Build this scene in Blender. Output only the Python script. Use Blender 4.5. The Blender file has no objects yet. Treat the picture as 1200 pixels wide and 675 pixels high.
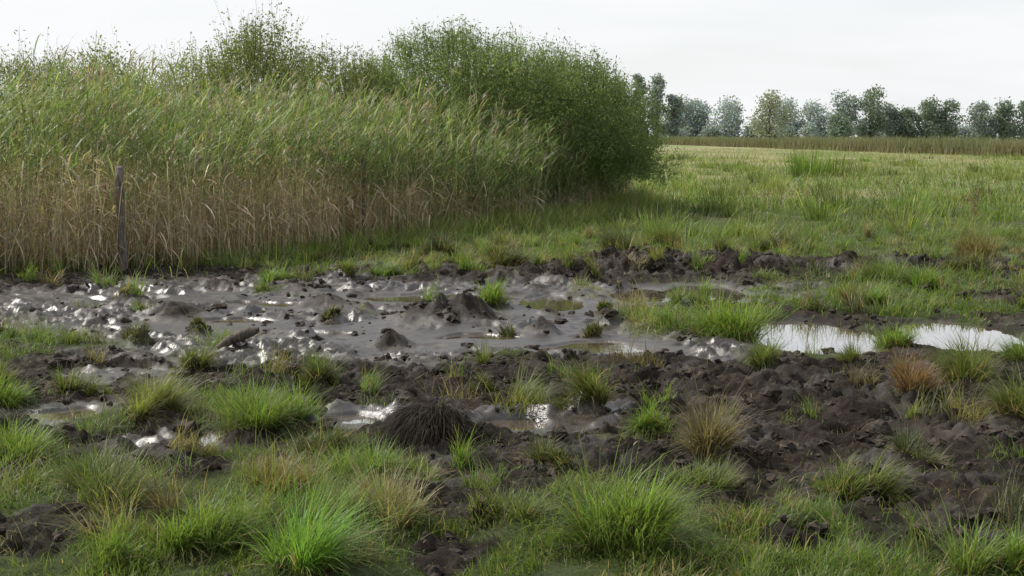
import bpy, math, numpy as np
from mathutils import Vector
rng = np.random.default_rng(11)
scene = bpy.context.scene
CAMH = 1.7

# ------------------------------------------------------------ noise helpers
T = rng.random((256, 256)); JX = rng.random((256, 256)); JY = rng.random((256, 256))
def vn(x, y):
    xi = np.floor(x).astype(np.int64); yi = np.floor(y).astype(np.int64)
    fx = x - xi; fy = y - yi
    fx = fx*fx*fx*(fx*(fx*6-15)+10); fy = fy*fy*fy*(fy*(fy*6-15)+10)
    a = T[xi & 255, yi & 255]; b = T[(xi+1) & 255, yi & 255]
    c = T[xi & 255, (yi+1) & 255]; d = T[(xi+1) & 255, (yi+1) & 255]
    return (a*(1-fx)+b*fx)*(1-fy)+(c*(1-fx)+d*fx)*fy
def fbm(x, y, o=4):
    s = np.zeros(np.shape(x)); amp = 1; tot = 0
    for i in range(o):
        s += amp*vn(x, y); tot += amp; amp *= .5
        x, y = 1.62*x+1.17*y+17.3, -1.17*x+1.62*y+5.1
    return s/tot
def worley(x, y):
    xi = np.floor(x).astype(np.int64); yi = np.floor(y).astype(np.int64)
    best = np.full(np.shape(x), 9.0); rid = np.zeros(np.shape(x))
    for i in (-1, 0, 1):
        for j in (-1, 0, 1):
            cx = xi+i; cy = yi+j
            px = cx+JX[cx & 255, cy & 255]; py = cy+JY[cx & 255, cy & 255]
            d = np.sqrt((x-px)**2+(y-py)**2)
            m = d < best
            best = np.where(m, d, best); rid = np.where(m, T[cx & 255, cy & 255], rid)
    return best, rid
def sstep(a, b, t):
    t = np.clip((t-a)/(b-a), 0, 1); return t*t*(3-2*t)

# ------------------------------------------------------------ ground map (metres)
MUD = [(-1.2,13,4.0,3.3),(-4.8,13.9,3.0,2.9),(2.2,17.8,3.4,1.9),(5.0,18.3,2.2,1.0),(6.8,18.3,1.8,1.6),(6.6,15.0,2.0,.9),
       (1.3,9.4,3.4,1.7),(2.6,7.9,1.6,2.0),(2.3,6.1,.55,1.3),(.15,7.7,.9,.9),(-2.9,10.5,2.4,1.3),(-3.4,12,2.2,1.6),
       (-3.1,8.7,1.0,.8),(-1.75,7.9,.6,.5),(-.8,8.6,.9,.6),(3.0,12.2,1.9,1.2),(-3.0,17.2,2.2,1.5),(-.2,16.6,2.4,1.2),(-.15,6.4,.35,.45),(5.2,10.2,1.8,1.6),
       (-1.6,7.15,.4,.3),(.85,6.9,.3,.35),(-1.35,6.05,.25,.25),(-2.7,9.6,1.3,.6),(3.4,7.6,.9,1.3),(-.2,5.5,.2,.25),(1.2,5.9,.25,.3),(-2.5,7.7,.6,.3),(-.9,7.2,.4,.25)]
GREEN = [(1.55,12.8,.6,.9,1.0),(4.8,16.4,1.7,.8,.9),(4.1,14.3,1.0,.5,.8),(-4.1,11.3,.9,.8,.8),
         (-1.6,8.6,.55,.4,.8),(.75,8.0,.25,.2,.7),(-1.5,17.4,.5,.5,.5),(3.15,11.9,.16,.6,.7),(4.9,12.2,.5,1.0,.6),(-2.6,11.2,.4,.4,.5),(-2.4,8.4,.3,.3,.6)]
WET = [(-1.1,12.9,3.2,2.6),(-3.9,14.2,2.2,1.8),(-.3,15.2,2.4,1.5),(1.0,11.3,.9,.7),(-2.6,15.5,2.2,1.5),(2.6,15.3,1.4,.9),
       (.1,8.5,.6,.45),(-.9,8.6,.5,.4),(-3.1,8.7,.6,.4),(-1.8,7.95,.25,.25),(2.0,15.5,1.0,.9),(-2.9,10.2,.5,.3)]
SMOOTH = [(-.75,12.0,1.1,1.1),(.5,11.7,.8,.6),(.2,14.2,1.1,.8),(-2.2,14.6,1.0,.6),(-.3,13.9,.9,.5),(-2.7,13.0,.6,.4),(-.8,8.55,.4,.3),(.1,8.5,.5,.3),(2.0,15.4,.8,.8),(-3.1,8.7,.5,.3)]
PUD = [(2.6,12.2,.55,1.1),(2.35,12.6,.4,.6),(3.9,12.2,.54,1.0),(1.43,15.4,.40,.85),(2.15,15.7,.42,.85),(-.8,15.1,.9,.45),(.4,14.7,.35,.7),
       (.65,11.5,.45,.35),(-1.8,7.95,.1,.22),(-.95,8.5,.2,.18),(0,8.35,.22,.15),(-3.0,8.7,.4,.22),(-.3,12.1,.35,.2),(-2.6,13.2,.4,.15),(-1.6,12.4,.25,.12),(.2,13.0,.3,.14),
       (-2.0,11.6,.22,.12),(-3.6,12.6,.4,.14),(-2.6,14.6,.5,.2),(-4.2,15.0,.5,.2)]
MOUND = [(-.65,13.2,.42,.16),(-.35,13.35,.25,.10),(.2,17.0,.3,.10),(.75,17.4,.3,.12),(1.2,18.2,.5,.12),(2.0,18.7,.7,.12),(2.7,17.1,.4,.17),(3.3,17.4,.4,.15),
         (1.3,17.2,.3,.14),(3.0,18.6,.6,.10),(4.2,18.0,.5,.12),(5.0,18.2,.5,.10),(-2.5,15.9,.4,.07),(-3.2,13.5,.3,.07),(.5,16.4,.22,.12),(-1.9,14.3,.25,.08),(1.8,17.3,.3,.12),
         (.0,15.4,.15,.10),(.28,15.7,.14,.11),(.62,15.2,.17,.12),(.95,14.9,.12,.09),(-.25,16.0,.16,.09),(1.25,16.2,.2,.12),(1.55,16.6,.2,.12),(-1.4,13.6,.13,.07),(-3.9,14.4,.2,.08),
         (-2.7,12.1,.14,.08),(-1.0,11.6,.15,.07),(.25,12.3,.16,.08),(-4.4,12.9,.2,.08),(-1.7,15.4,.16,.07),(.9,12.9,.14,.08),(-3.3,15.9,.2,.07),(2.6,16.1,.2,.1),(1.7,14.7,.14,.08),
         (-.1,16.7,.25,.1),(.9,16.6,.2,.12),(2.2,17.6,.3,.14),(1.5,17.8,.3,.12),(.35,13.6,.13,.07),(-3.0,11.6,.14,.07)]
# x, y, radius, height, palette, mound height
TUS = [(-1.43,8.15,.32,.32,'g',.06),(-2.2,8.4,.22,.26,'y',.05),(-.45,7.95,.33,.20,'d',.20),(.46,8.7,.18,.22,'o',.12),(.1,8.95,.15,.17,'o',.04),
 (.8,8.1,.14,.15,'g',.04),(1.07,7.35,.15,.28,'b',.06),(1.9,12.0,.31,.38,'g',.05),(1.55,12.4,.24,.2,'g',.03),(4.5,16,.45,.32,'g',.05),(2.55,9.1,.24,.22,'r',.07),
 (3.1,9.75,.24,.31,'o',.06),(3.12,11.6,.13,.2,'g',.03),(-.2,14.3,.2,.16,'g',.14),(1.46,20,.22,.42,'k',.08),(2.2,21.4,.35,.36,'o',.1),
 (-.13,18,.28,.28,'k',.05),(-1.15,6.45,.22,.18,'b',.08),(-1.85,6.35,.26,.22,'o',.06),(1.6,6.6,.2,.18,'o',.05),(.5,5.75,.27,.30,'g',.06),
 (-.6,5.95,.30,.23,'l',.07),(-.82,5.4,.16,.32,'v',.03),(2.95,8.3,.2,.30,'o',.05),(-3.07,11.5,.13,.10,'k',.1),(-2.3,11.7,.1,.10,'o',.05),
 (-1.65,13.1,.1,.10,'k',.1),(-.06,12.2,.1,.11,'k',.05),(2.5,10.5,.16,.14,'o',.04),(1.92,5.4,.18,.24,'g',.03),(-1.34,9.6,.16,.17,'k',.05),
 (-1.6,16.9,.25,.2,'g',.05),(-2.8,16.7,.22,.2,'g',.04),(-2.0,16.8,.2,.18,'o',.08),(1.87,10.3,.13,.16,'o',.04),(-.05,6.05,.18,.16,'o',.05),
 (-1.0,19.5,.3,.3,'k',.12),(-2.3,10.2,.14,.15,'o',.05),(5.6,17.5,.35,.28,'k',.06),(6.4,19.5,.4,.3,'b',.06),(3.9,20.5,.4,.25,'k',.08),(-.75,6.9,.2,.16,'g',.03),
 (-2.6,7.2,.22,.2,'g',.03),(.9,6.6,.18,.15,'o',.03),(2.9,6.9,.2,.2,'o',.03),(3.9,10.6,.22,.18,'g',.03),(-3.6,9.6,.2,.22,'o',.04),(3.6,14.1,.25,.2,'g',.03),(5.3,13.2,.28,.2,'g',.03),
 (-3.3,9.0,.18,.2,'g',.04),(-2.9,9.3,.14,.16,'o',.04),(-.2,9.4,.1,.1,'k',.06),(-2.7,12.2,.08,.08,'k',.07),(.9,14.0,.09,.09,'k',.06),(.7,12.2,.1,.1,'k',.05),
 (.15,7.1,.16,.13,'k',.07),(-1.0,7.5,.16,.13,'k',.06),(2.1,7.3,.14,.13,'k',.06),(-1.3,5.7,.2,.2,'g',.05)]

def ell(x, y, L):
    e = np.full(np.shape(x), -9.0)
    for (cx, cy, rx, ry) in L:
        e = np.maximum(e, 1-np.sqrt(((x-cx)/rx)**2+((y-cy)/ry)**2))
    return e
def bumps(x, y, L, ysc=1.0):
    """distance terms evaluated only close to each centre"""
    out = []
    for t in L:
        cx, cy, r = t[0], t[1], t[2]
        i = np.nonzero((np.abs(x-cx) < 2.3*r) & (np.abs(y-cy) < 2.3*r/ysc))[0]
        if len(i): out.append((t, i, ((x[i]-cx)**2+((y[i]-cy)*ysc)**2)/(r*r)))
    return out
def masks(x, y):
    wx = x+.55*(fbm(x*1.1+3, y*1.1, 3)-.5); wy = y+.9*(fbm(x*.9+40, y*.9+11, 3)-.5)
    n = fbm(x*2.6+9, y*2.0+2, 4)-.5
    mud = sstep(-.12, .10, ell(wx, wy, MUD)+n*1.0)
    g = np.zeros(np.shape(x))
    for (cx, cy, rx, ry, s) in GREEN:
        d = 1-np.sqrt(((wx-cx)/rx)**2+((wy-cy)/ry)**2)
        g = np.maximum(g, s*sstep(-.25, .25, d+n*.7))
    mud = mud*(1-g)
    bare = sstep(.55, .63, fbm(x*1.9+70, y*1.7+31, 4))*sstep(22, 12, y)*.9
    mud = np.maximum(mud, bare)
    wet = sstep(-.12, .22, ell(wx, wy, WET)+n*.35)*mud
    for t, i, d2 in bumps(x, y, MOUND, .8): wet[i] *= 1-.95*np.exp(-d2)
    px = x+.18*(fbm(x*3, y*2, 3)-.5); py = y+.4*(fbm(x*3+8, y*2+8, 3)-.5)
    e = ell(px, py, PUD)
    pud = sstep(-.10, .25, e); flat = sstep(-.9, .0, e)
    return mud, wet, pud, flat, wx, wy, n
WATER = -.03
def H(x, y, full=False):
    x = np.atleast_1d(np.asarray(x, float)); y = np.atleast_1d(np.asarray(y, float))
    mud, wet, pud, flat, qx, qy, n = masks(x, y)
    near = sstep(45, 25, y)
    h = (fbm(x*.35+5, y*.35, 3)-.5)*.10*(1-wet)
    h = h+(1-mud)*near*(.09*(fbm(x*3.1, y*3.1, 3)-.5)+.02)
    wx = x+.10*fbm(x*6, y*6, 2); wy = y+.10*fbm(x*6+5, y*6, 2)
    f1, r1 = worley(wx*7.5, wy*7.5)
    f0, r0 = worley(wx*3.3+9, wy*3.3)
    rough = fbm(x*4.5+1, y*4.5, 5)-.5
    rid = 1-np.abs(2*fbm(x*6.5+31, y*6.5+3, 4)-1)*2.2
    fine = fbm(x*22+1, y*22, 3)-.5
    cl = np.sqrt(np.clip(1-f1*1.25, 0, 1))*(.3+.7*r1)
    hoof = sstep(.36, .2, f0)*(r0 > .4)-.45*sstep(.55, .42, f0)*sstep(.3, .42, f0)*(r0 > .4)
    dry = mud*(1-wet)*near
    wz = sstep(-.1, .3, ell(x, y, WET))
    h = h+dry*(1-.55*wz)*(.13*rough+.035*rid+.025*cl+.055*fine-.06*hoof-.005)
    sm = sstep(-.25, .35, ell(qx, qy, SMOOTH)+n*.8)
    lump = sstep(.40, .66, fbm(x*1.9+20, y*1.5+4, 3))*(1-.85*sm)
    pit = sstep(.34, .16, f1)*(r1 > .55)*(1-.8*sm)
    a = 1-.6*sm
    h = h+wet*near*(-.022+a*.06*(fbm(x*1.6+7, y*1.6+1, 4)-.5)+(.004*a+.045*lump)*rid+(.012*a+.05*lump)*fine+(.006*a+.022*lump)*cl-.022*pit-.04*hoof*(.4*a+lump)+.02*lump)
    big = fbm(x*7+2, y*7, 4)
    for t, i, d2 in bumps(x, y, MOUND, .8): h[i] += t[3]*np.exp(-d2*1.6)*(.8+.35*rid[i]+1.2*(big[i]-.4))
    for t, i, d2 in bumps(x, y, TUS): h[i] += t[5]*np.exp(-d2*2.0)
    h = h*(1-.8*flat)-.008*flat-.09*pud
    if full: return h, mud, wet, pud
    return h

# ------------------------------------------------------------ mesh helpers
def mk(name, V, Q, mat, col=None, attrs=None, smooth=False, parent=None, origin=None):
    V = np.asarray(V, np.float32); Q = np.asarray(Q, np.int32)
    if origin is not None: V = V-np.asarray(origin, np.float32)
    me = bpy.data.meshes.new(name)
    me.vertices.add(len(V)); me.vertices.foreach_set('co', V.ravel())
    k = Q.shape[1]
    me.loops.add(Q.size); me.loops.foreach_set('vertex_index', Q.ravel())
    me.polygons.add(len(Q)); me.polygons.foreach_set('loop_start', np.arange(0, Q.size, k, dtype=np.int32))
    me.polygons.foreach_set('use_smooth', np.full(len(Q), smooth))
    me.update(calc_edges=True)
    if col is not None:
        a = me.attributes.new('Col', 'FLOAT_COLOR', 'POINT')
        c = np.ones((len(V), 4), np.float32); c[:, :3] = col; a.data.foreach_set('color', c.ravel())
    for kk, vv in (attrs or {}).items():
        a = me.attributes.new(kk, 'FLOAT', 'POINT'); a.data.foreach_set('value', np.asarray(vv, np.float32).ravel())
    me.materials.append(mat)
    ob = bpy.data.objects.new(name, me)
    if origin is not None: ob.location = origin
    if parent is not None: ob.parent = parent
    scene.collection.objects.link(ob)
    return ob
def join(parts):
    V = []; Q = []; C = []; o = 0
    for v, q, c in parts:
        V.append(v); Q.append(q+o); C.append(c); o += len(v)
    return np.concatenate(V), np.concatenate(Q), np.concatenate(C)

def ribbons(P, az, lean, L, W, curve, c0, c1, n=3, shape='blade', kink=None):
    N = len(P); P = np.asarray(P, float)
    t = np.linspace(0, 1, n+1)
    pos = np.zeros((N, n+1, 3)); pos[:, 0] = P
    ca, sa = np.cos(az), np.sin(az)
    for i in range(n):
        th = lean+curve*(t[i]+.5/n)
        if kink is not None: th = th+kink*(t[i]+.5/n > .55)
        st = L/n
        pos[:, i+1, 0] = pos[:, i, 0]+st*np.sin(th)*ca
        pos[:, i+1, 1] = pos[:, i, 1]+st*np.sin(th)*sa
        pos[:, i+1, 2] = pos[:, i, 2]+st*np.cos(th)
    if shape == 'blade': w = 1-t**1.6*.92
    elif shape == 'leaf': w = np.sin(np.pi*(t*.82+.15))**.8
    else: w = 1-.45*t
    tw = rng.uniform(-.9, .9, N)
    sx = -np.sin(az+tw); sy = np.cos(az+tw)
    half = .5*np.asarray(W)[:, None]*w[None, :]
    V = np.zeros((N, n+1, 2, 3))
    for s, sg in ((0, -1), (1, 1)):
        V[:, :, s] = pos
        V[:, :, s, 0] += sg*half*sx[:, None]; V[:, :, s, 1] += sg*half*sy[:, None]
    base = (np.arange(N)*(n+1)*2)
    q = [np.stack([base+2*i, base+2*i+1, base+2*i+3, base+2*i+2], 1) for i in range(n)]
    Q = np.stack(q, 1).reshape(-1, 4)
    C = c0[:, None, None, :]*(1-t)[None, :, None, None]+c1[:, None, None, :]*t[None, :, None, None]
    C = np.broadcast_to(C, (N, n+1, 2, 3)).reshape(-1, 3)
    return V.reshape(-1, 3), Q, C, pos
def leaves(Cn, size, asp, col, up=0.0):
    N = len(Cn)
    a = rng.normal(size=(N, 3)); a[:, 2] += up; a /= np.linalg.norm(a, axis=1)[:, None]
    b = np.cross(a, rng.normal(size=(N, 3))); b /= np.linalg.norm(b, axis=1)[:, None]
    a = a*size[:, None]; b = b*(size*asp)[:, None]
    V = np.stack([Cn, Cn+a*.5+b*.5, Cn+a, Cn+a*.5-b*.5], 1).reshape(-1, 3)
    Q = np.arange(N*4).reshape(N, 4)
    return V, Q, np.repeat(col, 4, axis=0)
def jit(c, N, s=.18, hs=.06):
    c = np.asarray(c, float)
    k = np.exp(rng.normal(0, s, (N, 1)))
    return np.clip(c*k*(1+rng.normal(0, hs, (N, 3))), 0.002, .9)
def mixc(a, b, t): return a*(1-t[:, None])+b*t[:, None]

# ------------------------------------------------------------ materials
def leafmat(name, trans=.4, rough=.5, spec=.35, gain=1.0):
    m = bpy.data.materials.new(name); m.use_nodes = True
    nt = m.node_tree; nd = nt.nodes; nd.clear()
    out = nd.new('ShaderNodeOutputMaterial'); at = nd.new('ShaderNodeAttribute'); at.attribute_name = 'Col'
    no = nd.new('ShaderNodeTexNoise'); no.inputs['Scale'].default_value = 12; no.inputs['Detail'].default_value = 0
    mr = nd.new('ShaderNodeMapRange'); mr.inputs['To Min'].default_value = .75*gain; mr.inputs['To Max'].default_value = 1.25*gain
    ge = nd.new('ShaderNodeTexCoord'); nt.links.new(ge.outputs['Object'], no.inputs['Vector'])
    nt.links.new(no.outputs['Fac'], mr.inputs['Value'])
    mu = nd.new('ShaderNodeVectorMath'); mu.operation = 'SCALE'
    nt.links.new(at.outputs['Color'], mu.inputs[0]); nt.links.new(mr.outputs[0], mu.inputs['Scale'])
    p = nd.new('ShaderNodeBsdfPrincipled'); p.inputs['Roughness'].default_value = rough; p.inputs['Specular IOR Level'].default_value = spec
    tr = nd.new('ShaderNodeBsdfTranslucent'); mx = nd.new('ShaderNodeMixShader'); mx.inputs[0].default_value = trans
    tint = nd.new('ShaderNodeVectorMath'); tint.operation = 'MULTIPLY'; tint.inputs[1].default_value = (1.5, 1.55, .85)
    nt.links.new(mu.outputs[0], p.inputs['Base Color']); nt.links.new(mu.outputs[0], tint.inputs[0]); nt.links.new(tint.outputs[0], tr.inputs['Color'])
    nt.links.new(p.outputs[0], mx.inputs[1]); nt.links.new(tr.outputs[0], mx.inputs[2]); nt.links.new(mx.outputs[0], out.inputs[0])
    return m
M_grass = leafmat('grass_blades', .42, gain=1.12)
M_reed = leafmat('reed_leaf', .35, gain=1.15)
M_leaf = leafmat('willow_leaf', .38, .55, .3, gain=1.2)
M_far = leafmat('far_foliage', .3, .8, .1)
M_dead = leafmat('dead_straw', .25, .7, .2)

def groundmat():
    m = bpy.data.materials.new('marsh_soil'); m.use_nodes = True
    nt = m.node_tree; nd = nt.nodes; L = nt.links; p = nd['Principled BSDF']
    tc = nd.new('ShaderNodeTexCoord')
    def noise(s, d=6, r=.6):
        n = nd.new('ShaderNodeTexNoise'); n.inputs['Scale'].default_value = s; n.inputs['Detail'].default_value = d; n.inputs['Roughness'].default_value = r
        L.new(tc.outputs['Object'], n.inputs['Vector']); return n
    def attr(a):
        n = nd.new('ShaderNodeAttribute'); n.attribute_name = a; return n
    n1 = noise(2.3, 4); n2 = noise(34, 6, .75); n3 = noise(140, 3, .7)
    cr = nd.new('ShaderNodeValToRGB'); e = cr.color_ramp.elements
    e[0].position = .34; e[0].color = (.010, .0075, .0055, 1); e[1].position = .68; e[1].color = (.085, .065, .049, 1)
    mid = cr.color_ramp.elements.new(.52); mid.color = (.032, .0245, .018, 1)
    ad = nd.new('ShaderNodeMath'); ad.operation = 'MULTIPLY_ADD'; ad.inputs[1].default_value = .5
    hf = nd.new('ShaderNodeMath'); hf.operation = 'MULTIPLY'; hf.inputs[1].default_value = .5
    L.new(n1.outputs['Fac'], hf.inputs[0]); L.new(n2.outputs['Fac'], ad.inputs[0]); L.new(hf.outputs[0], ad.inputs[2]); L.new(ad.outputs[0], cr.inputs['Fac'])
    col = attr('Col'); sc = nd.new('ShaderNodeVectorMath'); sc.operation = 'SCALE'
    mr = nd.new('ShaderNodeMapRange'); mr.inputs['To Min'].default_value = .45; mr.inputs['To Max'].default_value = 1.55
    L.new(n2.outputs['Fac'], mr.inputs['Value']); L.new(col.outputs['Color'], sc.inputs[0]); L.new(mr.outputs[0], sc.inputs['Scale'])
    mx = nd.new('ShaderNodeMix'); mx.data_type = 'RGBA'
    L.new(attr('mud').outputs['Fac'], mx.inputs['Factor']); L.new(sc.outputs[0], mx.inputs['A']); L.new(cr.outputs[0], mx.inputs['B'])
    L.new(mx.outputs['Result'], p.inputs['Base Color'])
    wn = nd.new('ShaderNodeMath'); wn.operation = 'MULTIPLY_ADD'; wn.inputs[1].default_value = 1.05; wn.use_clamp = True
    n4 = noise(1.8, 5, .6); off = nd.new('ShaderNodeMath'); off.operation = 'MULTIPLY_ADD'; off.inputs[1].default_value = 2.6; off.inputs[2].default_value = -1.3
    L.new(n4.outputs['Fac'], off.inputs[0]); wa = attr('wet')
    L.new(wa.outputs['Fac'], wn.inputs[0]); L.new(off.outputs[0], wn.inputs[2])
    rr = nd.new('ShaderNodeMapRange'); rr.inputs['To Min'].default_value = .8; rr.inputs['To Max'].default_value = .36
    L.new(wn.outputs[0], rr.inputs['Value']); L.new(rr.outputs[0], p.inputs['Roughness'])
    sp = nd.new('ShaderNodeMapRange'); sp.inputs['To Min'].default_value = .15; sp.inputs['To Max'].default_value = 1.0
    L.new(wn.outputs[0], sp.inputs['Value']); L.new(sp.outputs[0], p.inputs['Specular IOR Level'])
    b1 = nd.new('ShaderNodeBump'); b1.inputs['Distance'].default_value = .025
    bs = nd.new('ShaderNodeMapRange'); bs.inputs['To Min'].default_value = 1.0; bs.inputs['To Max'].default_value = .22
    L.new(wn.outputs[0], bs.inputs['Value']); L.new(bs.outputs[0], b1.inputs['Strength'])
    b2 = nd.new('ShaderNodeBump'); b2.inputs['Distance'].default_value = .006; L.new(bs.outputs[0], b2.inputs['Strength'])
    L.new(n2.outputs['Fac'], b1.inputs['Height']); L.new(n3.outputs['Fac'], b2.inputs['Height']); L.new(b1.outputs[0], b2.inputs['Normal']); L.new(b2.outputs[0], p.inputs['Normal'])
    return m
M_ground = groundmat()

def simplemat(name, c0, c1, scale, rough, bump=.004, stretch=(1, 1, 1), spec=.3):
    m = bpy.data.materials.new(name); m.use_nodes = True
    nt = m.node_tree; nd = nt.nodes; L = nt.links; p = nd['Principled BSDF']
    tc = nd.new('ShaderNodeTexCoord'); mp = nd.new('ShaderNodeMapping'); mp.inputs['Scale'].default_value = stretch
    n = nd.new('ShaderNodeTexNoise'); n.inputs['Scale'].default_value = scale; n.inputs['Detail'].default_value = 8
    cr = nd.new('ShaderNodeValToRGB'); cr.color_ramp.elements[0].color = (*c0, 1); cr.color_ramp.elements[1].color = (*c1, 1)
    cr.color_ramp.elements[0].position = .35; cr.color_ramp.elements[1].position = .7
    L.new(tc.outputs['Object'], mp.inputs[0]); L.new(mp.outputs[0], n.inputs['Vector']); L.new(n.outputs['Fac'], cr.inputs['Fac']); L.new(cr.outputs[0], p.inputs['Base Color'])
    b = nd.new('ShaderNodeBump'); b.inputs['Distance'].default_value = bump; L.new(n.outputs['Fac'], b.inputs['Height']); L.new(b.outputs[0], p.inputs['Normal'])
    p.inputs['Roughness'].default_value = rough; p.inputs['Specular IOR Level'].default_value = spec
    return m
M_wood = simplemat('weathered_wood', (.06, .05, .042), (.22, .185, .15), 14, .85, .01, (6, 6, .7))
M_bark = simplemat('bark', (.04, .033, .025), (.15, .125, .10), 20, .85, .01, (3, 3, .7))
M_clod = simplemat('clod_soil', (.012, .009, .0068), (.070, .054, .041), 34, .8, .02, spec=.2)
M_water = bpy.data.materials.new('muddy_water'); M_water.use_nodes = True
nt = M_water.node_tree; p = nt.nodes['Principled BSDF']; outw = nt.nodes['Material Output']
p.inputs['Base Color'].default_value = (.10, .075, .055, 1); p.inputs['Roughness'].default_value = .05; p.inputs['IOR'].default_value = 1.4
gl = nt.nodes.new('ShaderNodeBsdfGlossy'); gl.inputs['Roughness'].default_value = .03; gl.inputs['Color'].default_value = (.95, .95, .97, 1)
fr = nt.nodes.new('ShaderNodeFresnel'); fr.inputs['IOR'].default_value = 2.1
mxw = nt.nodes.new('ShaderNodeMixShader'); nt.links.new(fr.outputs[0], mxw.inputs[0]); nt.links.new(p.outputs[0], mxw.inputs[1]); nt.links.new(gl.outputs[0], mxw.inputs[2]); nt.links.new(mxw.outputs[0], outw.inputs[0])
nz = nt.nodes.new('ShaderNodeTexNoise'); nz.inputs['Scale'].default_value = 9; nz.inputs['Detail'].default_value = 3
tcw = nt.nodes.new('ShaderNodeTexCoord'); nt.links.new(tcw.outputs['Object'], nz.inputs['Vector'])
bw = nt.nodes.new('ShaderNodeBump'); bw.inputs['Distance'].default_value = .003; bw.inputs['Strength'].default_value = .3
nt.links.new(nz.outputs['Fac'], bw.inputs['Height']); nt.links.new(bw.outputs[0], p.inputs['Normal']); nt.links.new(bw.outputs[0], gl.inputs['Normal'])

# ------------------------------------------------------------ terrain
def geo(a, b, r, s0):
    o = [a]; s = s0
    while o[-1] < b: o.append(o[-1]+s); s *= r
    return np.array(o)
ys = np.concatenate([[-60, -30, -12, -4, 0, 2, 3, 3.6], np.arange(4, 12, .02), np.arange(12, 20, .03), np.arange(20, 32, .09), geo(32, 4000, 1.05, .12)])
xr = np.concatenate([np.arange(0, 6, .024), np.arange(6, 12, .06), geo(12, 3000, 1.08, .1)])
xs = np.concatenate([-xr[:0:-1], xr])
X, Y = np.meshgrid(xs, ys)
h, mud, wet, pud = H(X.ravel(), Y.ravel(), True)
nx, ny = len(xs), len(ys)
V = np.stack([X.ravel(), Y.ravel(), h], 1)
I = (np.arange(ny-1)[:, None]*nx+np.arange(nx-1)[None, :]).ravel()
Q = np.stack([I, I+1, I+nx+1, I+nx], 1)
xf, yf = X.ravel(), Y.ravel()
def turfcol(x, y):
    n = fbm(x*.5, y*.35, 4); n2 = fbm(x*.06+3, y*.06, 3)
    green = np.array([.105, .15, .032]); yel = np.array([.19, .21, .072]); tan = np.array([.30, .265, .15])
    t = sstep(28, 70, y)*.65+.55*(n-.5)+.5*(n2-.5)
    t = np.clip(t, 0, 1)
    c = mixc(np.broadcast_to(green, (len(x), 3)), np.broadcast_to(yel, (len(x), 3)), t)
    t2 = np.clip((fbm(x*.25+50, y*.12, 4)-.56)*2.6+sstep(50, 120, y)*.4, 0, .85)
    return mixc(c, np.broadcast_to(tan, (len(x), 3)), t2)
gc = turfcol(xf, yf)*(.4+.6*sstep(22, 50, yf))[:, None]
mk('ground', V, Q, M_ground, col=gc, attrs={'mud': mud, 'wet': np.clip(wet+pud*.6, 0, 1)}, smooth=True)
mk('puddle_water', [(-9, 6, WATER), (9, 6, WATER), (9, 20.5, WATER), (-9, 20.5, WATER)], [(0, 1, 2, 3)], M_water)

# ------------------------------------------------------------ mud clods (irregular, broken, half buried)
def ico():
    import bmesh
    bm = bmesh.new(); bmesh.ops.create_icosphere(bm, subdivisions=2, radius=1)
    v = np.array([q.co[:] for q in bm.verts]); f = np.array([[a.index for a in q.verts] for q in bm.faces]); bm.free(); return v, f
iv, iff = ico()
N = 16000
cx = rng.uniform(-6.5, 7.5, N); cy = rng.uniform(4.6, 20, N)
hh, md, wt, pd = H(cx, cy, True)
keep = (rng.random(N) < md*(1-.85*wt)*(1-pd)*(.15+1.1*sstep(.42, .6, fbm(cx*1.9, cy*1.9, 2))))
cx, cy, hh = cx[keep], cy[keep], hh[keep]; n = len(cx)
s = np.clip(np.exp(rng.normal(-3.9, .5, n)), .009, .065)
sc3 = s[:, None]*rng.uniform(.6, 1.5, (n, 3)); sc3[:, 2] *= .65
off = rng.random((n, 1))*90
d = 1+1.7*(fbm(iv[None, :, 0]*1.9+off, iv[None, :, 1]*1.9+iv[None, :, 2]*2.7+off, 3)-.5)+rng.normal(0, .10, (n, len(iv)))
a = rng.uniform(0, 6.28, n)
vv = iv[None]*d[..., None]*sc3[:, None, :]
vx = vv[..., 0]*np.cos(a)[:, None]-vv[..., 1]*np.sin(a)[:, None]; vy = vv[..., 0]*np.sin(a)[:, None]+vv[..., 1]*np.cos(a)[:, None]
vv = np.stack([vx+cx[:, None], vy+cy[:, None], vv[..., 2]+(hh+sc3[:, 2]*.1)[:, None]], -1).reshape(-1, 3)
ff = (iff[None]+(np.arange(n)*len(iv))[:, None, None]).reshape(-1, 3)
mk('mud_clods', vv, ff, M_clod, smooth=False)

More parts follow.
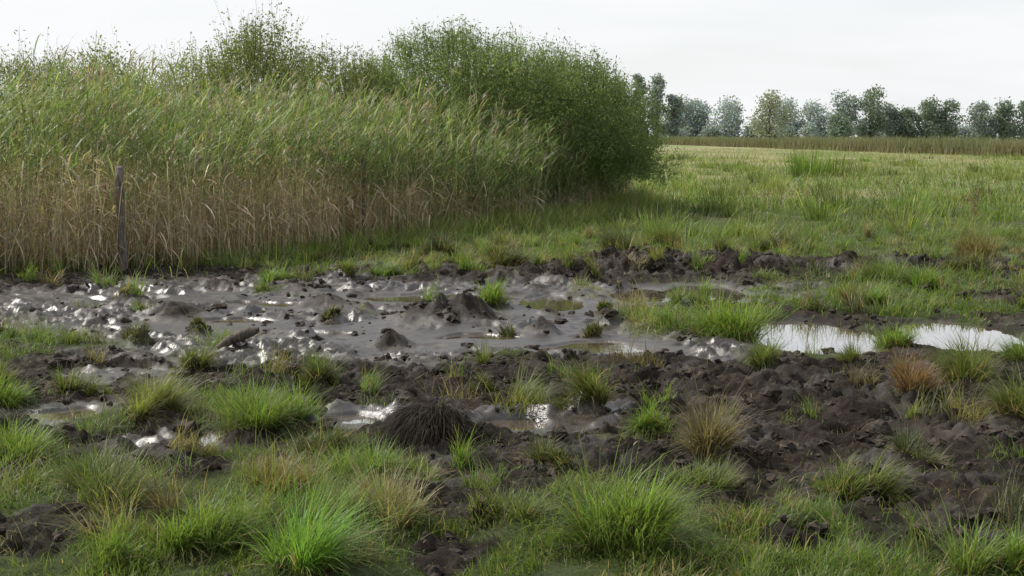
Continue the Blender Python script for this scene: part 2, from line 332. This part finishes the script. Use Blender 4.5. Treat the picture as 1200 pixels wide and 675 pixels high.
# ------------------------------------------------------------ turf
PAL = {'g': ((.10, .16, .028), (.175, .26, .055)), 'v': ((.11, .21, .03), (.18, .32, .06)), 'y': ((.135, .165, .036), (.23, .255, .08)),
       'o': ((.08, .11, .027), (.15, .185, .052)), 'b': ((.10, .082, .038), (.19, .155, .07)), 'd': ((.018, .0135, .0095), (.042, .031, .021)),
       'r': ((.12, .065, .036), (.22, .135, .07)), 'k': ((.042, .050, .018), (.10, .12, .04)), 'l': ((.17, .16, .062), (.31, .27, .13))}
def turf(N, y0, y1, L0, L1, w0, w1, name, n=3, power=1.0):
    u = rng.random(N)
    y = y0*(y1/y0)**(u**power) if y1/y0 > 2.5 else y0+(y1-y0)*u
    x = rng.uniform(-1, 1, N)*(.42*y+1.6)
    h, md, wt, pd = H(x, y, True)
    patch = sstep(.36, .60, fbm(x*3.3+12, y*2.6, 3))
    clump = sstep(.45, .7, fbm(x*7+3, y*7+9, 2))
    tb = np.zeros(N)
    if y0 < 20:
        for t, i, d2 in bumps(x, y, TUS): tb[i] = np.maximum(tb[i], np.exp(-d2/1.2))
        tb = tb*(((x+.45)**2+(y-7.95)**2) > .3)
    dens = np.maximum((1-md)**1.3*(.18+.82*patch), .3*tb)*(1-sstep(.1, .4, pd))+.035*md*(1-wt)
    k = rng.random(N) < dens
    x, y, h, patch, md, clump, tb = x[k], y[k], h[k], patch[k], md[k], clump[k], tb[k]; N = len(x)
    lush = sstep(.42, .72, fbm(x*1.2+33, y*1.0+7, 3))
    L = rng.uniform(L0, L1, N)*(.35+.35*patch+.5*lush+.6*clump*lush+.25*tb)*np.exp(rng.normal(0, .25, N))*(1-.5*md)
    W = rng.uniform(w0, w1, N)
    tc = turfcol(x, y)*1.22
    bright = np.array([.148, .238, .043])
    tc = mixc(tc, np.broadcast_to(bright, (N, 3)), np.clip(lush*.85*sstep(60, 26, y), 0, 1))
    dryp = .07+.28*sstep(.5, .7, fbm(x*1.9+90, y*1.9, 3))
    dry = rng.random(N) < dryp
    c = jit((1, 1, 1), N, .3, .08)*tc
    c[dry] = jit((.25, .20, .115), dry.sum(), .35)
    fl = 6.28*2*fbm(x*1.3+60, y*1.3+8, 2)
    az = fl+rng.normal(0, 1.2, N)
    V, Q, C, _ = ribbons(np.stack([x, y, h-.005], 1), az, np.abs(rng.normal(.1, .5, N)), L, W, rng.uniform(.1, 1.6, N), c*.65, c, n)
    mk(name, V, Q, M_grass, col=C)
turf(360000, 4.6, 12, .04, .125, .003, .0060, 'meadow_grass')
turf(220000, 12, 32, .06, .16, .007, .013, 'meadow_grass')
turf(175000, 30, 190, .15, .38, .016, .04, 'meadow_grass', 2, .8)

# ------------------------------------------------------------ sedge tussocks: several leaning sub-tufts each
def tussock(x, y, R, hgt, pal, name='sedge_tussock', dens=1.0):
    z = float(H(np.array([x]), np.array([y]))[0])
    N = int(dens*(350+3600*R)*(1.0 if y < 12 else .7))
    if pal == 'd': N = int(N*2.2)
    M = int(rng.integers(4, 8)); sa = rng.uniform(0, 6.28, M); sr = R*.75*np.sqrt(rng.random(M))
    sx, sy = sr*np.cos(sa), sr*np.sin(sa)*.9; sh = rng.uniform(.55, 1.15, M); sR = R*rng.uniform(.16, .42, M)
    wnd = rng.uniform(0, 6.28); bx = .45*np.cos(wnd)+rng.normal(0, .35, M); by = .45*np.sin(wnd)+rng.normal(0, .35, M)
    k = rng.integers(0, M, N)
    rr = np.sqrt(rng.random(N)); aa = rng.uniform(0, 6.28, N)
    if pal == 'd': sR = sR*2; bx = bx*0-.25; by = by*0-.5
    px = x+sx[k]+sR[k]*rr*np.cos(aa); py = y+sy[k]+sR[k]*rr*np.sin(aa)
    pz = H(px, py)-.01
    dx = rr*np.cos(aa)*.7+sx[k]/R*.6+bx[k]+rng.normal(0, .35, N); dy = rr*np.sin(aa)*.7+sy[k]/R*.6+by[k]+rng.normal(0, .35, N)
    az = np.arctan2(dy, dx); mag = np.sqrt(dx*dx+dy*dy)
    lean = .05+.42*mag*rng.uniform(.5, 1.2, N)
    curve = rng.uniform(.2, 1.7, N)
    L = hgt*sh[k]*np.clip(np.exp(rng.normal(0, .3, N)), .4, 1.6)
    if pal == 'd': lean = lean+.75; curve = curve+.8; L = L*1.1
    W = rng.uniform(.003, .0068, N)*(1 if y < 12 else 1.6)
    a, b = PAL[pal]
    c1 = mixc(jit(a, N, .22), jit(b, N, .22), np.clip(rng.random(N)*.7+.3*(sh[k]-.5), 0, 1))
    dead = rng.random(N) < (.13 if pal in 'gv' else .26)
    c1[dead] = jit((.25, .20, .11) if pal != 'd' else (.055, .041, .028), dead.sum(), .3)
    L[dead] *= .9; lean[dead] += .35
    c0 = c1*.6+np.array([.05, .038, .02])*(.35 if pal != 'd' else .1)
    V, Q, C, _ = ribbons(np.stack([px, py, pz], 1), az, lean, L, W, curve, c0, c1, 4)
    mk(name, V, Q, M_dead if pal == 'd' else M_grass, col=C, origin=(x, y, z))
for (x, y, r, hh_, c, mh) in TUS: tussock(x, y, r, hh_, c)

# many small tufts, one mass
parts = []
N = 1500
x = rng.uniform(-1, 1, N)*9; y = 4.8+20*rng.random(N)**1.1
k = np.abs(x) < .42*y+1.5; x, y = x[k], y[k]
h, md, wt, pd = H(x, y, True); k = (rng.random(len(x)) < (.95-.87*wt)*(1-.55*md)) & (pd < .05) & ~((abs(x-3.2) < 1.4) & (abs(y-11.6) < 1.6)) & (((x+.45)**2+(y-7.9)**2) > .3); x, y = x[k], y[k]
for i in range(len(x)):
    n = int(rng.integers(30, 190)); R = rng.uniform(.03, .16)
    aa = rng.uniform(0, 6.28, n); rr = R*np.sqrt(rng.random(n)); st = rng.uniform(.6, 1.6)
    px, py = x[i]+st*rr*np.cos(aa), y[i]+rr*np.sin(aa)/st
    pal = 'ggggoykbl'[rng.integers(0, 9)]; a, b = PAL[pal]
    c1 = mixc(jit(a, n), jit(b, n), rng.random(n)); dd = rng.random(n) < .18; c1[dd] = jit((.23, .185, .105), dd.sum())
    parts.append((px, py, aa*.5+rng.uniform(0, 6.28)+rng.normal(0, .9, n), np.abs(rng.normal(.1, .4, n)), rng.uniform(.06, .24)*np.exp(rng.normal(0, .3, n)), rng.uniform(.003, .006, n)*(1 if y[i] < 12 else 1.7), rng.uniform(.2, 1.6, n), c1))
cat = [np.concatenate([p_[i] for p_ in parts]) for i in range(8)]
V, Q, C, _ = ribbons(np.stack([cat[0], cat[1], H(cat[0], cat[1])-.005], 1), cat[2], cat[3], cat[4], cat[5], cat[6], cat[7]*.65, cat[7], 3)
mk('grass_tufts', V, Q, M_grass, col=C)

# straw litter lying on the mud
N = 12000
x = rng.uniform(-7, 7, N); y = rng.uniform(4.7, 20, N); h, md, wt, pd = H(x, y, True)
k = rng.random(N) < (.75-.70*wt)*(1-pd); x, y, h = x[k], y[k], h[k]; N = len(x)
c = jit((.11, .085, .052), N, .5)
V, Q, C, _ = ribbons(np.stack([x, y, h+.012], 1), rng.uniform(0, 6.28, N), rng.uniform(1.2, 1.65, N), rng.uniform(.03, .14, N), rng.uniform(.002, .005, N), rng.uniform(-.2, .35, N), c, c, 2, 'stem')
mk('straw_litter', V, Q, M_dead, col=C)

# ------------------------------------------------------------ reed bed
FE = np.array([(-17, 13.9), (-12, 15.2), (-7, 16.5), (-4.8, 17.7), (-3.6, 20.0), (-2.3, 22.8), (-.4, 25.8), (1.5, 30), (2.7, 35), (3.0, 39)])
seg = np.linalg.norm(np.diff(FE, axis=0), axis=1); cum = np.concatenate([[0], np.cumsum(seg)])
def edge(s): return np.interp(s, cum, FE[:, 0]), np.interp(s, cum, FE[:, 1])
def reedpos(N, depth, p=1.0):
    s = rng.random(N)*cum[-1]; ex, ey = edge(s); d = depth*rng.random(N)**p
    ex = ex+rng.normal(0, .12, N)-d*.62; ey = ey+d*.79+.9*(fbm(ex*1.4, ex*0, 3)-.5)
    return ex, ey, d, s/cum[-1]
N = 9000
x, y, d, s = reedpos(N, 5.0, 1.2)
z = H(x, y)
hgt = (1.55+.72*sstep(0, 1.8, d))*rng.uniform(.76, 1.15, N)*(1-.36*sstep(.72, 1, s))*(.72+.46*fbm(x*.9, y*.9, 3))*1.05
az = rng.normal(0, 1.3, N)
gr = jit((.135, .168, .066), N, .2); tan = jit((.44, .355, .265), N, .28)
left = sstep(.64, .46, s)
c0 = mixc(gr*.9+.05, tan, np.clip(.35+.7*left, 0, 1)); c1 = gr*1.1
V1, Q1, C1, pos = ribbons(np.stack([x, y, z], 1), az, np.abs(rng.normal(.0, .09, N)), hgt, rng.uniform(.008, .014, N), rng.uniform(0, .28, N), c0, c1, 5, 'stem')
parts = [(V1, Q1, C1)]
K = 12
for j in range(K):
    t = (.22+.76*(j+rng.random(N))/K); f = t*5; i0 = np.minimum(f.astype(int), 4); w = (f-i0)[:, None]
    P = pos[np.arange(N), i0]*(1-w)+pos[np.arange(N), i0+1]*w
    hz = P[:, 2]-z
    thr = 1.18*left+.50*(1-left)+.8*(fbm(x*.7+7, y*.7, 2)-.5)
    green = rng.random(N) < sstep(-.35, .35, hz-thr+rng.normal(0, .15, N))
    cg = jit((.13, .175, .066), N, .27, .07); ct = jit((.40, .325, .24), N, .3)
    yel = rng.random(N) < .12; cg[yel] = jit((.28, .26, .14), yel.sum(), .2)
    c = np.where(green[:, None], cg, ct)
    m = green | (rng.random(N) < .5)
    L = rng.uniform(.22, .50, N)
    a = np.where(rng.random(N) < .55, rng.normal(-.1, .8, N), rng.uniform(0, 6.28, N))
    ln = np.where(green, rng.uniform(.15, .8, N), rng.uniform(.7, 1.9, N)); cv = np.where(green, rng.uniform(.3, 1.8, N), rng.uniform(.4, 1.3, N))
    r = ribbons(P[m], a[m], ln[m], L[m], rng.uniform(.012, .024, m.sum()), cv[m], c[m]*.9, c[m]*1.1, 3, 'leaf')
    parts.append(r[:3])
m = rng.random(N) < .18; P = pos[m, -1]; n = m.sum()
for j in range(7):
    c = jit((.20, .165, .13), n, .2)
    r = ribbons(P-np.array([0, 0, .02*j]), rng.normal(0, .9, n), rng.uniform(.1, .7, n), rng.uniform(.12, .24, n), rng.uniform(.012, .02, n), rng.uniform(.3, 1.4, n), c, c*1.2, 3, 'leaf')
    parts.append(r[:3])
V, Q, C = join(parts); mk('reed_bed', V, Q, M_reed, col=C)
# dead bleached stems along the front
N = 6500
x, y, d, s = reedpos(N, 1.5, 1.0)
m = (rng.random(N) < .12+.88*sstep(.64, .48, s)); x, y, s = x[m], y[m], s[m]; N = len(x); z = H(x, y)
c = jit((.48, .395, .30), N, .34)
br = (rng.random(N) < .35)*rng.uniform(.5, 2.0, N)
V1, Q1, C1, pos = ribbons(np.stack([x, y-.12, z], 1), rng.uniform(0, 6.28, N), np.abs(rng.normal(0, .30, N)), rng.uniform(.5, 1.65, N), rng.uniform(.006, .012, N), rng.uniform(-.1, .4, N), c*.8, c, 5, 'stem', br)
parts = [(V1, Q1, C1)]
for j in range(3):
    i0 = rng.integers(1, 6, N); P = pos[np.arange(N), i0]
    cc = jit((.43, .35, .26), N, .3)
    parts.append(ribbons(P, rng.uniform(0, 6.28, N), rng.uniform(.8, 2.2, N), rng.uniform(.12, .38, N), rng.uniform(.01, .02, N), rng.uniform(.3, 1.2, N), cc, cc, 3, 'leaf')[:3])
V, Q, C = join(parts); mk('dead_reed_stems', V, Q, M_dead, col=C)
# lush green fringe at the foot of the reeds
N = 38000
s = rng.random(N)*cum[-1]; ex, ey = edge(s); d = rng.normal(.2, .6, N)
x = ex+d*.62; y = ey-d*.79; z, md, wt, pd = H(x, y, True)
m = rng.random(N) < (.16+.84*sstep(.48, .7, s/cum[-1]))*(1-.8*md); x, y, z = x[m], y[m], z[m]; N = len(x)
c = jit((.155, .215, .055), N, .3); dd = rng.random(N) < .2; c[dd] = jit((.27, .21, .12), dd.sum())
V, Q, C, _ = ribbons(np.stack([x, y, z], 1), rng.uniform(0, 6.28, N), rng.uniform(.05, .6, N), rng.uniform(.12, .55, N), rng.uniform(.006, .014, N), rng.uniform(.2, 1.4, N), c*.7, c, 3)
mk('fringe_grass', V, Q, M_grass, col=C)

# ------------------------------------------------------------ tubes (limbs / trunks)
def tube(pts, rad, k=6):
    pts = np.array(pts, float); n = len(pts); V = []
    for i in range(n):
        t = pts[min(i+1, n-1)]-pts[max(i-1, 0)]; t /= np.linalg.norm(t)+1e-9
        u = np.cross(t, (0.31, .95, .1)); u /= np.linalg.norm(u)+1e-9; w = np.cross(t, u)
        for j in range(k):
            a_ = 2*math.pi*j/k; V.append(pts[i]+rad[i]*(math.cos(a_)*u+math.sin(a_)*w))
    Q = []
    for i in range(n-1):
        for j in range(k): Q.append((i*k+j, i*k+(j+1) % k, (i+1)*k+(j+1) % k, (i+1)*k+j))
    return np.array(V), np.array(Q)
def limbs(x, y, z, hgt, spread, n, r0):
    parts = []
    for i in range(n):
        a_ = rng.uniform(0, 6.28); R = spread*rng.uniform(.3, 1); H_ = hgt*rng.uniform(.6, .95)
        pts = []; rad = []
        for t in np.linspace(0, 1, 7):
            pts.append((x+.1*math.cos(a_)+R*t**1.5*math.cos(a_)+rng.normal(0, .01*hgt), y+.1*math.sin(a_)+R*t**1.5*math.sin(a_)+rng.normal(0, .01*hgt), z-.05+H_*t**.9))
            rad.append(r0*(1-.85*t)+.004)
        v, q = tube(pts, rad); parts.append((v, q, np.zeros((len(v), 3))))
    return join(parts)

def bush(name, x, y, rx, ry, top, ntw, pal, lf=(.06, .10), feather=.2, low=.2, asp=.28):
    root = bpy.data.objects.new(name, None); scene.collection.objects.link(root)
    z0 = float(H(np.array([x]), np.array([y]))[0])
    v, q, c = limbs(x, y, z0, top*.85, rx*.7, 10, .05)
    mk('stems', v, q, M_bark, parent=root)
    th = rng.uniform(0, 6.28, ntw); cz = rng.uniform(-.35, 1, ntw); sr = np.sqrt(1-cz**2)
    lobes = .70+.62*fbm(th*1.7+x, cz*3.2+y, 3)
    rad = (1-.5*rng.random(ntw)**2.2)*lobes
    cen = low+(top-low)*.42
    zz = np.where(cz > 0, (top-cen), cen)*cz*rad+cen
    P = np.stack([x+rx*sr*np.cos(th)*rad, y+ry*sr*np.sin(th)*rad, z0+zz], 1)
    L = rng.uniform(.25, .6, ntw)*(1+feather*2*rng.random(ntw)**3)
    P[:, 2] -= L*.5
    az = th+rng.normal(0, .5, ntw); lean = np.clip(1.1-cz*.9+rng.normal(0, .25, ntw), .05, 1.7)
    cc = jit((.06, .05, .03), ntw)
    V1, Q1, C1, pos = ribbons(P, az, lean, L, np.full(ntw, .008), -rng.uniform(0, .5, ntw), cc, cc, 3, 'stem')
    parts = [(V1, Q1, C1)]
    a_, b_ = pal
    tone = np.clip(fbm(P[:, 0]*1.6+9, P[:, 2]*1.9+P[:, 1]*1.3, 3)*1.8-.4+rng.normal(0, .12, ntw), 0, 1)
    base = mixc(np.broadcast_to(np.array(a_), (ntw, 3)), np.broadcast_to(np.array(b_), (ntw, 3)), tone)
    for j in range(15):
        t = rng.random(ntw)*.98; f = t*3; i0 = np.minimum(f.astype(int), 2); w = (f-i0)[:, None]
        c_ = pos[np.arange(ntw), i0]*(1-w)+pos[np.arange(ntw), i0+1]*w+rng.normal(0, .045, (ntw, 3))
        parts.append(leaves(c_, rng.uniform(lf[0], lf[1], ntw), asp, base*jit((1, 1, 1), ntw, .22, .06), .3))
    V, Q, C = join(parts); mk('foliage', V, Q, M_leaf, col=C, parent=root)
WG = ((.085, .13, .04), (.19, .255, .09)); YG = ((.14, .17, .05), (.24, .27, .095)); OG = ((.12, .15, .05), (.21, .245, .09))
bush('willow_bush', -.9, 31.0, 2.8, 2.4, 3.78, 6400, WG, low=.1)
bush('willow_bush', 1.15, 32.4, 2.2, 2.3, 3.35, 4400, WG, low=.0)
bush('willow_bush', -3.8, 30.5, 1.9, 1.8, 3.3, 2800, OG)
bush('alder_bush', -6.2, 30, 2.2, 1.8, 3.3, 2800, YG, feather=.6)
bush('birch_sapling', -5.1, 28.6, .95, .8, 4.0, 800, OG, feather=.9, low=1.2, lf=(.04, .07), asp=.6)
bush('alder_bush', -9.2, 28.5, 2.5, 1.8, 3.15, 2800, YG, feather=.7)
bush('alder_bush', -12.4, 27, 2.3, 1.8, 2.9, 1800, OG, feather=.7)
bush('birch_sapling', -7.6, 27.2, .7, .7, 3.2, 450, YG, feather=.9, low=1.2, lf=(.04, .07), asp=.6)

# ------------------------------------------------------------ fence posts
def post(x, y, hgt, r, lean):
    z = float(H(np.array([x]), np.array([y]))[0]); pts = []; rad = []
    for t in np.linspace(0, 1, 9):
        pts.append((lean*t*hgt+rng.normal(0, .003), rng.normal(0, .003), -.15+(hgt+.15)*t)); rad.append(r*(1-.08*t)*(1+rng.normal(0, .03)))
    pts.append((lean*hgt, 0, hgt+.005)); rad.append(r*.75); pts.append((lean*hgt, 0, hgt+.012)); rad.append(r*.2)
    v, q = tube(pts, rad, 14)
    mk('wooden_fence_post', v+np.array([x, y, z]), q, M_wood, origin=(x, y, z), smooth=True)
post(-4.85, 17.68, 1.32, .052, -.015)
post(-2.40, 22.85, 1.35, .035, .02)
post(6.7, 73, 1.25, .14, .0)

z = float(H(np.array([-2.15]), np.array([11.1]))[0])
v, q = tube([(-.17, 0, -.02), (-.08, .01, .04), (.0, .0, .075), (.1, -.02, .115), (.16, -.02, .13)], [.025, .04, .045, .04, .02], 10)
mk('broken_branch', v+np.array([-2.15, 11.1, z]), q, M_bark, origin=(-2.15, 11.1, z), smooth=True)

# ------------------------------------------------------------ tall clumps in the meadow, dock plants
def clump(name, x, y, R, hgt, N, pal, w, mat=M_grass):
    rr = R*np.sqrt(rng.random(N)); aa = rng.uniform(0, 6.28, N); px, py = x+rr*np.cos(aa), y+.6*rr*np.sin(aa)
    a, b = PAL[pal]; c = mixc(jit(a, N), jit(b, N), rng.random(N))
    V, Q, C, _ = ribbons(np.stack([px, py, H(px, py)], 1), aa, rng.uniform(0, .3, N), hgt*rng.uniform(.4, 1.15, N), np.full(N, w)*rng.uniform(.7, 1.3, N), rng.uniform(.1, .6, N), c*.7, c, 3)
    mk(name, V, Q, mat, col=C, origin=(x, y, 0))
clump('cattail_clump', 12.4, 60, .9, 1.35, 260, 'g', .03)
clump('cattail_clump', 13.7, 61, .8, 1.05, 150, 'o', .03)
def dock(x, y, hgt):
    n = 3; parts = []
    z = float(H(np.array([x]), np.array([y]))[0])
    P = np.array([[x, y, z]]*n)+rng.normal(0, .06, (n, 3))*np.array([1, 1, 0])
    c = jit((.15, .11, .06), n)
    v, q, C, pos = ribbons(P, rng.uniform(0, 6.28, n), rng.uniform(0, .25, n), hgt*rng.uniform(.6, 1.1, n), np.full(n, .012), rng.uniform(0, .3, n), c, c, 4, 'stem')
    parts.append((v, q, C))
    for i in range(n):
        for t in (3, 4):
            m = 22; cc = pos[i, t]+rng.normal(0, 1, (m, 3))*np.array([.03, .03, .07])
            parts.append(leaves(cc, rng.uniform(.02, .045, m), .5, jit((.18, .13, .075), m)))
    V, Q, C = join(parts); mk('dock_plant', V, Q, M_dead, col=C, origin=(x, y, z))
for (x, y, hh_) in [(9.6, 30, .5), (10.6, 32.5, .55), (8.8, 27, .45)]: dock(x, y, hh_)
parts = []
M = 420; cy_ = 20*(5.5**rng.random(M)); cx_ = rng.uniform(-.1, 1, M)*(.42*cy_+2)
for i in range(M):
    if fbm(np.array([cx_[i]*.15]), np.array([cy_[i]*.1]), 2)[0] < .42: continue
    n = int(rng.integers(25, 80)); R = rng.uniform(.15, .5)*(1+cy_[i]/60)
    rr = R*np.sqrt(rng.random(n)); aa = rng.uniform(0, 6.28, n); px, py = cx_[i]+rr*np.cos(aa), cy_[i]+rr*np.sin(aa)
    a, b = PAL['gyogkyo'[rng.integers(0, 7)]]; c = mixc(jit(a, n), jit(b, n), rng.random(n))
    w_ = .009*(1+cy_[i]/25)
    parts.append(ribbons(np.stack([px, py, H(px, py)], 1), aa, np.abs(rng.normal(.1, .3, n)), rng.uniform(.2, .5)*np.exp(rng.normal(0, .25, n)), rng.uniform(.6, 1.3, n)*w_, rng.uniform(.1, 1.3, n), c*.7, c, 3)[:3])
V, Q, C = join(parts); mk('meadow_tufts', V, Q, M_grass, col=C)

# ------------------------------------------------------------ far reed belt
BL = np.array([(-60, 345), (28, 318), (33, 240), (37.5, 167), (41, 113), (46, 88)]); bs = np.linalg.norm(np.diff(BL, axis=0), axis=1); bc = np.concatenate([[0], np.cumsum(bs)])
N = 40000; s = bc[-1]*rng.random(N)
x = np.interp(s, bc, BL[:, 0])+np.abs(rng.normal(0, 3.0, N))+.8*(fbm(s*.12, s*0, 3)-.5)*6; y = np.interp(s, bc, BL[:, 1])+rng.uniform(-3, 3, N)
hg = rng.uniform(1.1, 1.8, N)*(.6+.7*fbm(x*.25, y*.12, 3))
t = fbm(x*.2, y*.06+4, 3); c = mixc(jit((.15, .17, .09), N, .15), jit((.21, .195, .13), N, .15), np.clip(t*2-.5, 0, 1))
V, Q, C, _ = ribbons(np.stack([x, y, H(x, y)], 1), rng.uniform(0, 6.28, N), rng.uniform(0, .3, N), hg, rng.uniform(.06, .16, N), rng.uniform(0, .6, N), jit((.20, .175, .12), N, .15), c, 3)
mk('reed_belt', V, Q, M_far, col=C)

# ------------------------------------------------------------ distant trees
parts = []; tparts = []
def dtree(x, y, hgt, w, pal, n=2600, lobn=11):
    a, b = pal
    pts = [(x, y, -.2), (x+.1, y, hgt*.3), (x-.1, y, hgt*.6), (x, y, hgt*.9)]
    v, q = tube(pts, [.3, .24, .15, .05]); tparts.append((v, q, np.zeros((len(v), 3))))
    for k_ in range(lobn):
        t = (k_+.5)/lobn; zc = hgt*(.16+.70*t)
        prof = math.sin(math.pi*min(1, (.25+.66*t)))**.6
        an = rng.uniform(0, 6.28); ro = w*.5*prof*rng.uniform(.15, .7)
        cx_, cy_ = x+ro*math.cos(an), y+ro*math.sin(an)
        if k_ % 2 == 0:
            v, q = tube([(x, y, zc*.6), (.5*(x+cx_), .5*(y+cy_), zc*.85), (cx_, cy_, zc)], [.12, .08, .04]); tparts.append((v, q, np.zeros((len(v), 3))))
        rl = w*.5*rng.uniform(.42, .66)*(.6+.5*prof)
        m = n//lobn; dirs = rng.normal(size=(m, 3)); dirs /= np.linalg.norm(dirs, axis=1)[:, None]
        rr = rl*(1-.6*rng.random(m)**1.2)*(1+.16*rng.normal(size=m))
        c_ = np.array([cx_, cy_, zc])+dirs*rr[:, None]*np.array([1, 1, .8])
        c_[:, 2] = np.clip(c_[:, 2], .3, hgt*1.02)
        tone = rng.uniform(.0, 1)*np.ones(m)*.6+.4*rng.random(m)
        col = mixc(jit(a, m, .12), jit(b, m, .12), tone)
        parts.append(leaves(c_, rng.uniform(.35, .8, m), .65, col))
HZ = ((.20, .245, .25), (.26, .305, .295)); HD = ((.15, .195, .17), (.21, .255, .205)); HB = ((.28, .33, .365), (.33, .38, .41)); HY = ((.24, .26, .21), (.28, .30, .23))  # crown palettes with aerial haze painted into the leaf colour, paler and bluer
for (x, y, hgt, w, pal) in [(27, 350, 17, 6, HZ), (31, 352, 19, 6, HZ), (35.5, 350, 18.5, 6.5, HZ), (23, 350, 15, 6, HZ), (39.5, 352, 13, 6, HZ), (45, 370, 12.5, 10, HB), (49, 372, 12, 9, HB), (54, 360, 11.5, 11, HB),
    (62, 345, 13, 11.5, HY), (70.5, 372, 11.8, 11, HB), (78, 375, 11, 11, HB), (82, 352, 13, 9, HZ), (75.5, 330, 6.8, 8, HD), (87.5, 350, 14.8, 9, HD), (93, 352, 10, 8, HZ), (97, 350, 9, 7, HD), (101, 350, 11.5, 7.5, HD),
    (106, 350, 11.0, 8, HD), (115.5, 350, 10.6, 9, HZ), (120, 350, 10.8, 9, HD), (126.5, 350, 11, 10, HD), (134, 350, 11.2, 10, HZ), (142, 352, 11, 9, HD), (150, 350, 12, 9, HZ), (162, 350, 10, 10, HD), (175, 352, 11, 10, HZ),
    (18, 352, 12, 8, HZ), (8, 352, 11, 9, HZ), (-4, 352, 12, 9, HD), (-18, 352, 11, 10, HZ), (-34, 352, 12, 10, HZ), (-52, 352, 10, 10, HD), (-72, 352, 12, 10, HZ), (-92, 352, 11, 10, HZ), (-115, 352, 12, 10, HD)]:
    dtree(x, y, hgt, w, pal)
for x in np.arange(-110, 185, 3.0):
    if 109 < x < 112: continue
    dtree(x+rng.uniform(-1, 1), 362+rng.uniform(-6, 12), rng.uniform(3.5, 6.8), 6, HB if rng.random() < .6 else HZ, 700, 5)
V, Q, C = join(parts); root = bpy.data.objects.new('distant_tree_line', None); scene.collection.objects.link(root)
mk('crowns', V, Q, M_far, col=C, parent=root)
V, Q, C = join(tparts); mk('trunks', V, Q, M_bark, parent=root)

# ------------------------------------------------------------ sky and sun
EL = 46; AZ = -64  # sun to the left, a little ahead of the camera
w = bpy.data.worlds.new('World'); scene.world = w; w.use_nodes = True
nt = w.node_tree; nd = nt.nodes; L = nt.links; bg = nd['Background']; bg.inputs['Strength'].default_value = .14
sk = nd.new('ShaderNodeTexSky'); sk.sky_type = 'NISHITA'; sk.sun_disc = False; sk.sun_elevation = math.radians(EL); sk.sun_rotation = math.radians(AZ % 360)
sk.dust_density = 2.0
tc = nd.new('ShaderNodeTexCoord'); mp = nd.new('ShaderNodeMapping'); mp.inputs['Scale'].default_value = (1.2, 1.2, 7)
no = nd.new('ShaderNodeTexNoise'); no.inputs['Scale'].default_value = 2.2; no.inputs['Detail'].default_value = 4; no.inputs['Roughness'].default_value = .55
L.new(tc.outputs['Generated'], mp.inputs[0]); L.new(mp.outputs[0], no.inputs['Vector'])
sep = nd.new('ShaderNodeSeparateXYZ'); L.new(tc.outputs['Generated'], sep.inputs[0])
m1 = nd.new('ShaderNodeMapRange'); m1.inputs['From Min'].default_value = .0; m1.inputs['From Max'].default_value = .9; m1.inputs['To Min'].default_value = 1.0; m1.inputs['To Max'].default_value = .65
L.new(sep.outputs['Z'], m1.inputs['Value'])
m2 = nd.new('ShaderNodeMapRange'); m2.inputs['From Min'].default_value = .35; m2.inputs['From Max'].default_value = .65; m2.inputs['To Min'].default_value = .82; m2.inputs['To Max'].default_value = 1.05
L.new(no.outputs['Fac'], m2.inputs['Value'])
mm = nd.new('ShaderNodeMath'); mm.operation = 'MULTIPLY'; mm.use_clamp = True; L.new(m1.outputs[0], mm.inputs[0]); L.new(m2.outputs[0], mm.inputs[1])
mx = nd.new('ShaderNodeMix'); mx.data_type = 'RGBA'; L.new(mm.outputs[0], mx.inputs['Factor']); L.new(sk.outputs[0], mx.inputs['A']); mx.inputs['B'].default_value = (6.9, 6.98, 7.1, 1)
L.new(mx.outputs['Result'], bg.inputs['Color'])
sd = bpy.data.lights.new('sun', 'SUN'); sd.energy = 5.0; sd.angle = math.radians(.6); sd.color = (1, .955, .88)
so = bpy.data.objects.new('sun', sd); scene.collection.objects.link(so)
e, a = math.radians(EL), math.radians(AZ)
sv = Vector((math.sin(a)*math.cos(e), math.cos(a)*math.cos(e), math.sin(e)))
so.rotation_euler = (-sv).to_track_quat('-Z', 'Y').to_euler(); so.location = sv*50

scene.view_settings.view_transform = 'Standard'; scene.view_settings.look = 'None'; scene.view_settings.exposure = 0
# ------------------------------------------------------------ camera
cd = bpy.data.cameras.new('camera'); cd.lens = 50; cd.sensor_width = 36; cd.clip_end = 9000; cd.clip_start = .1
co = bpy.data.objects.new('camera', cd); scene.collection.objects.link(co)
co.location = (0, 0, CAMH); co.rotation_euler = (math.radians(90-6.1), 0, 0); scene.camera = co
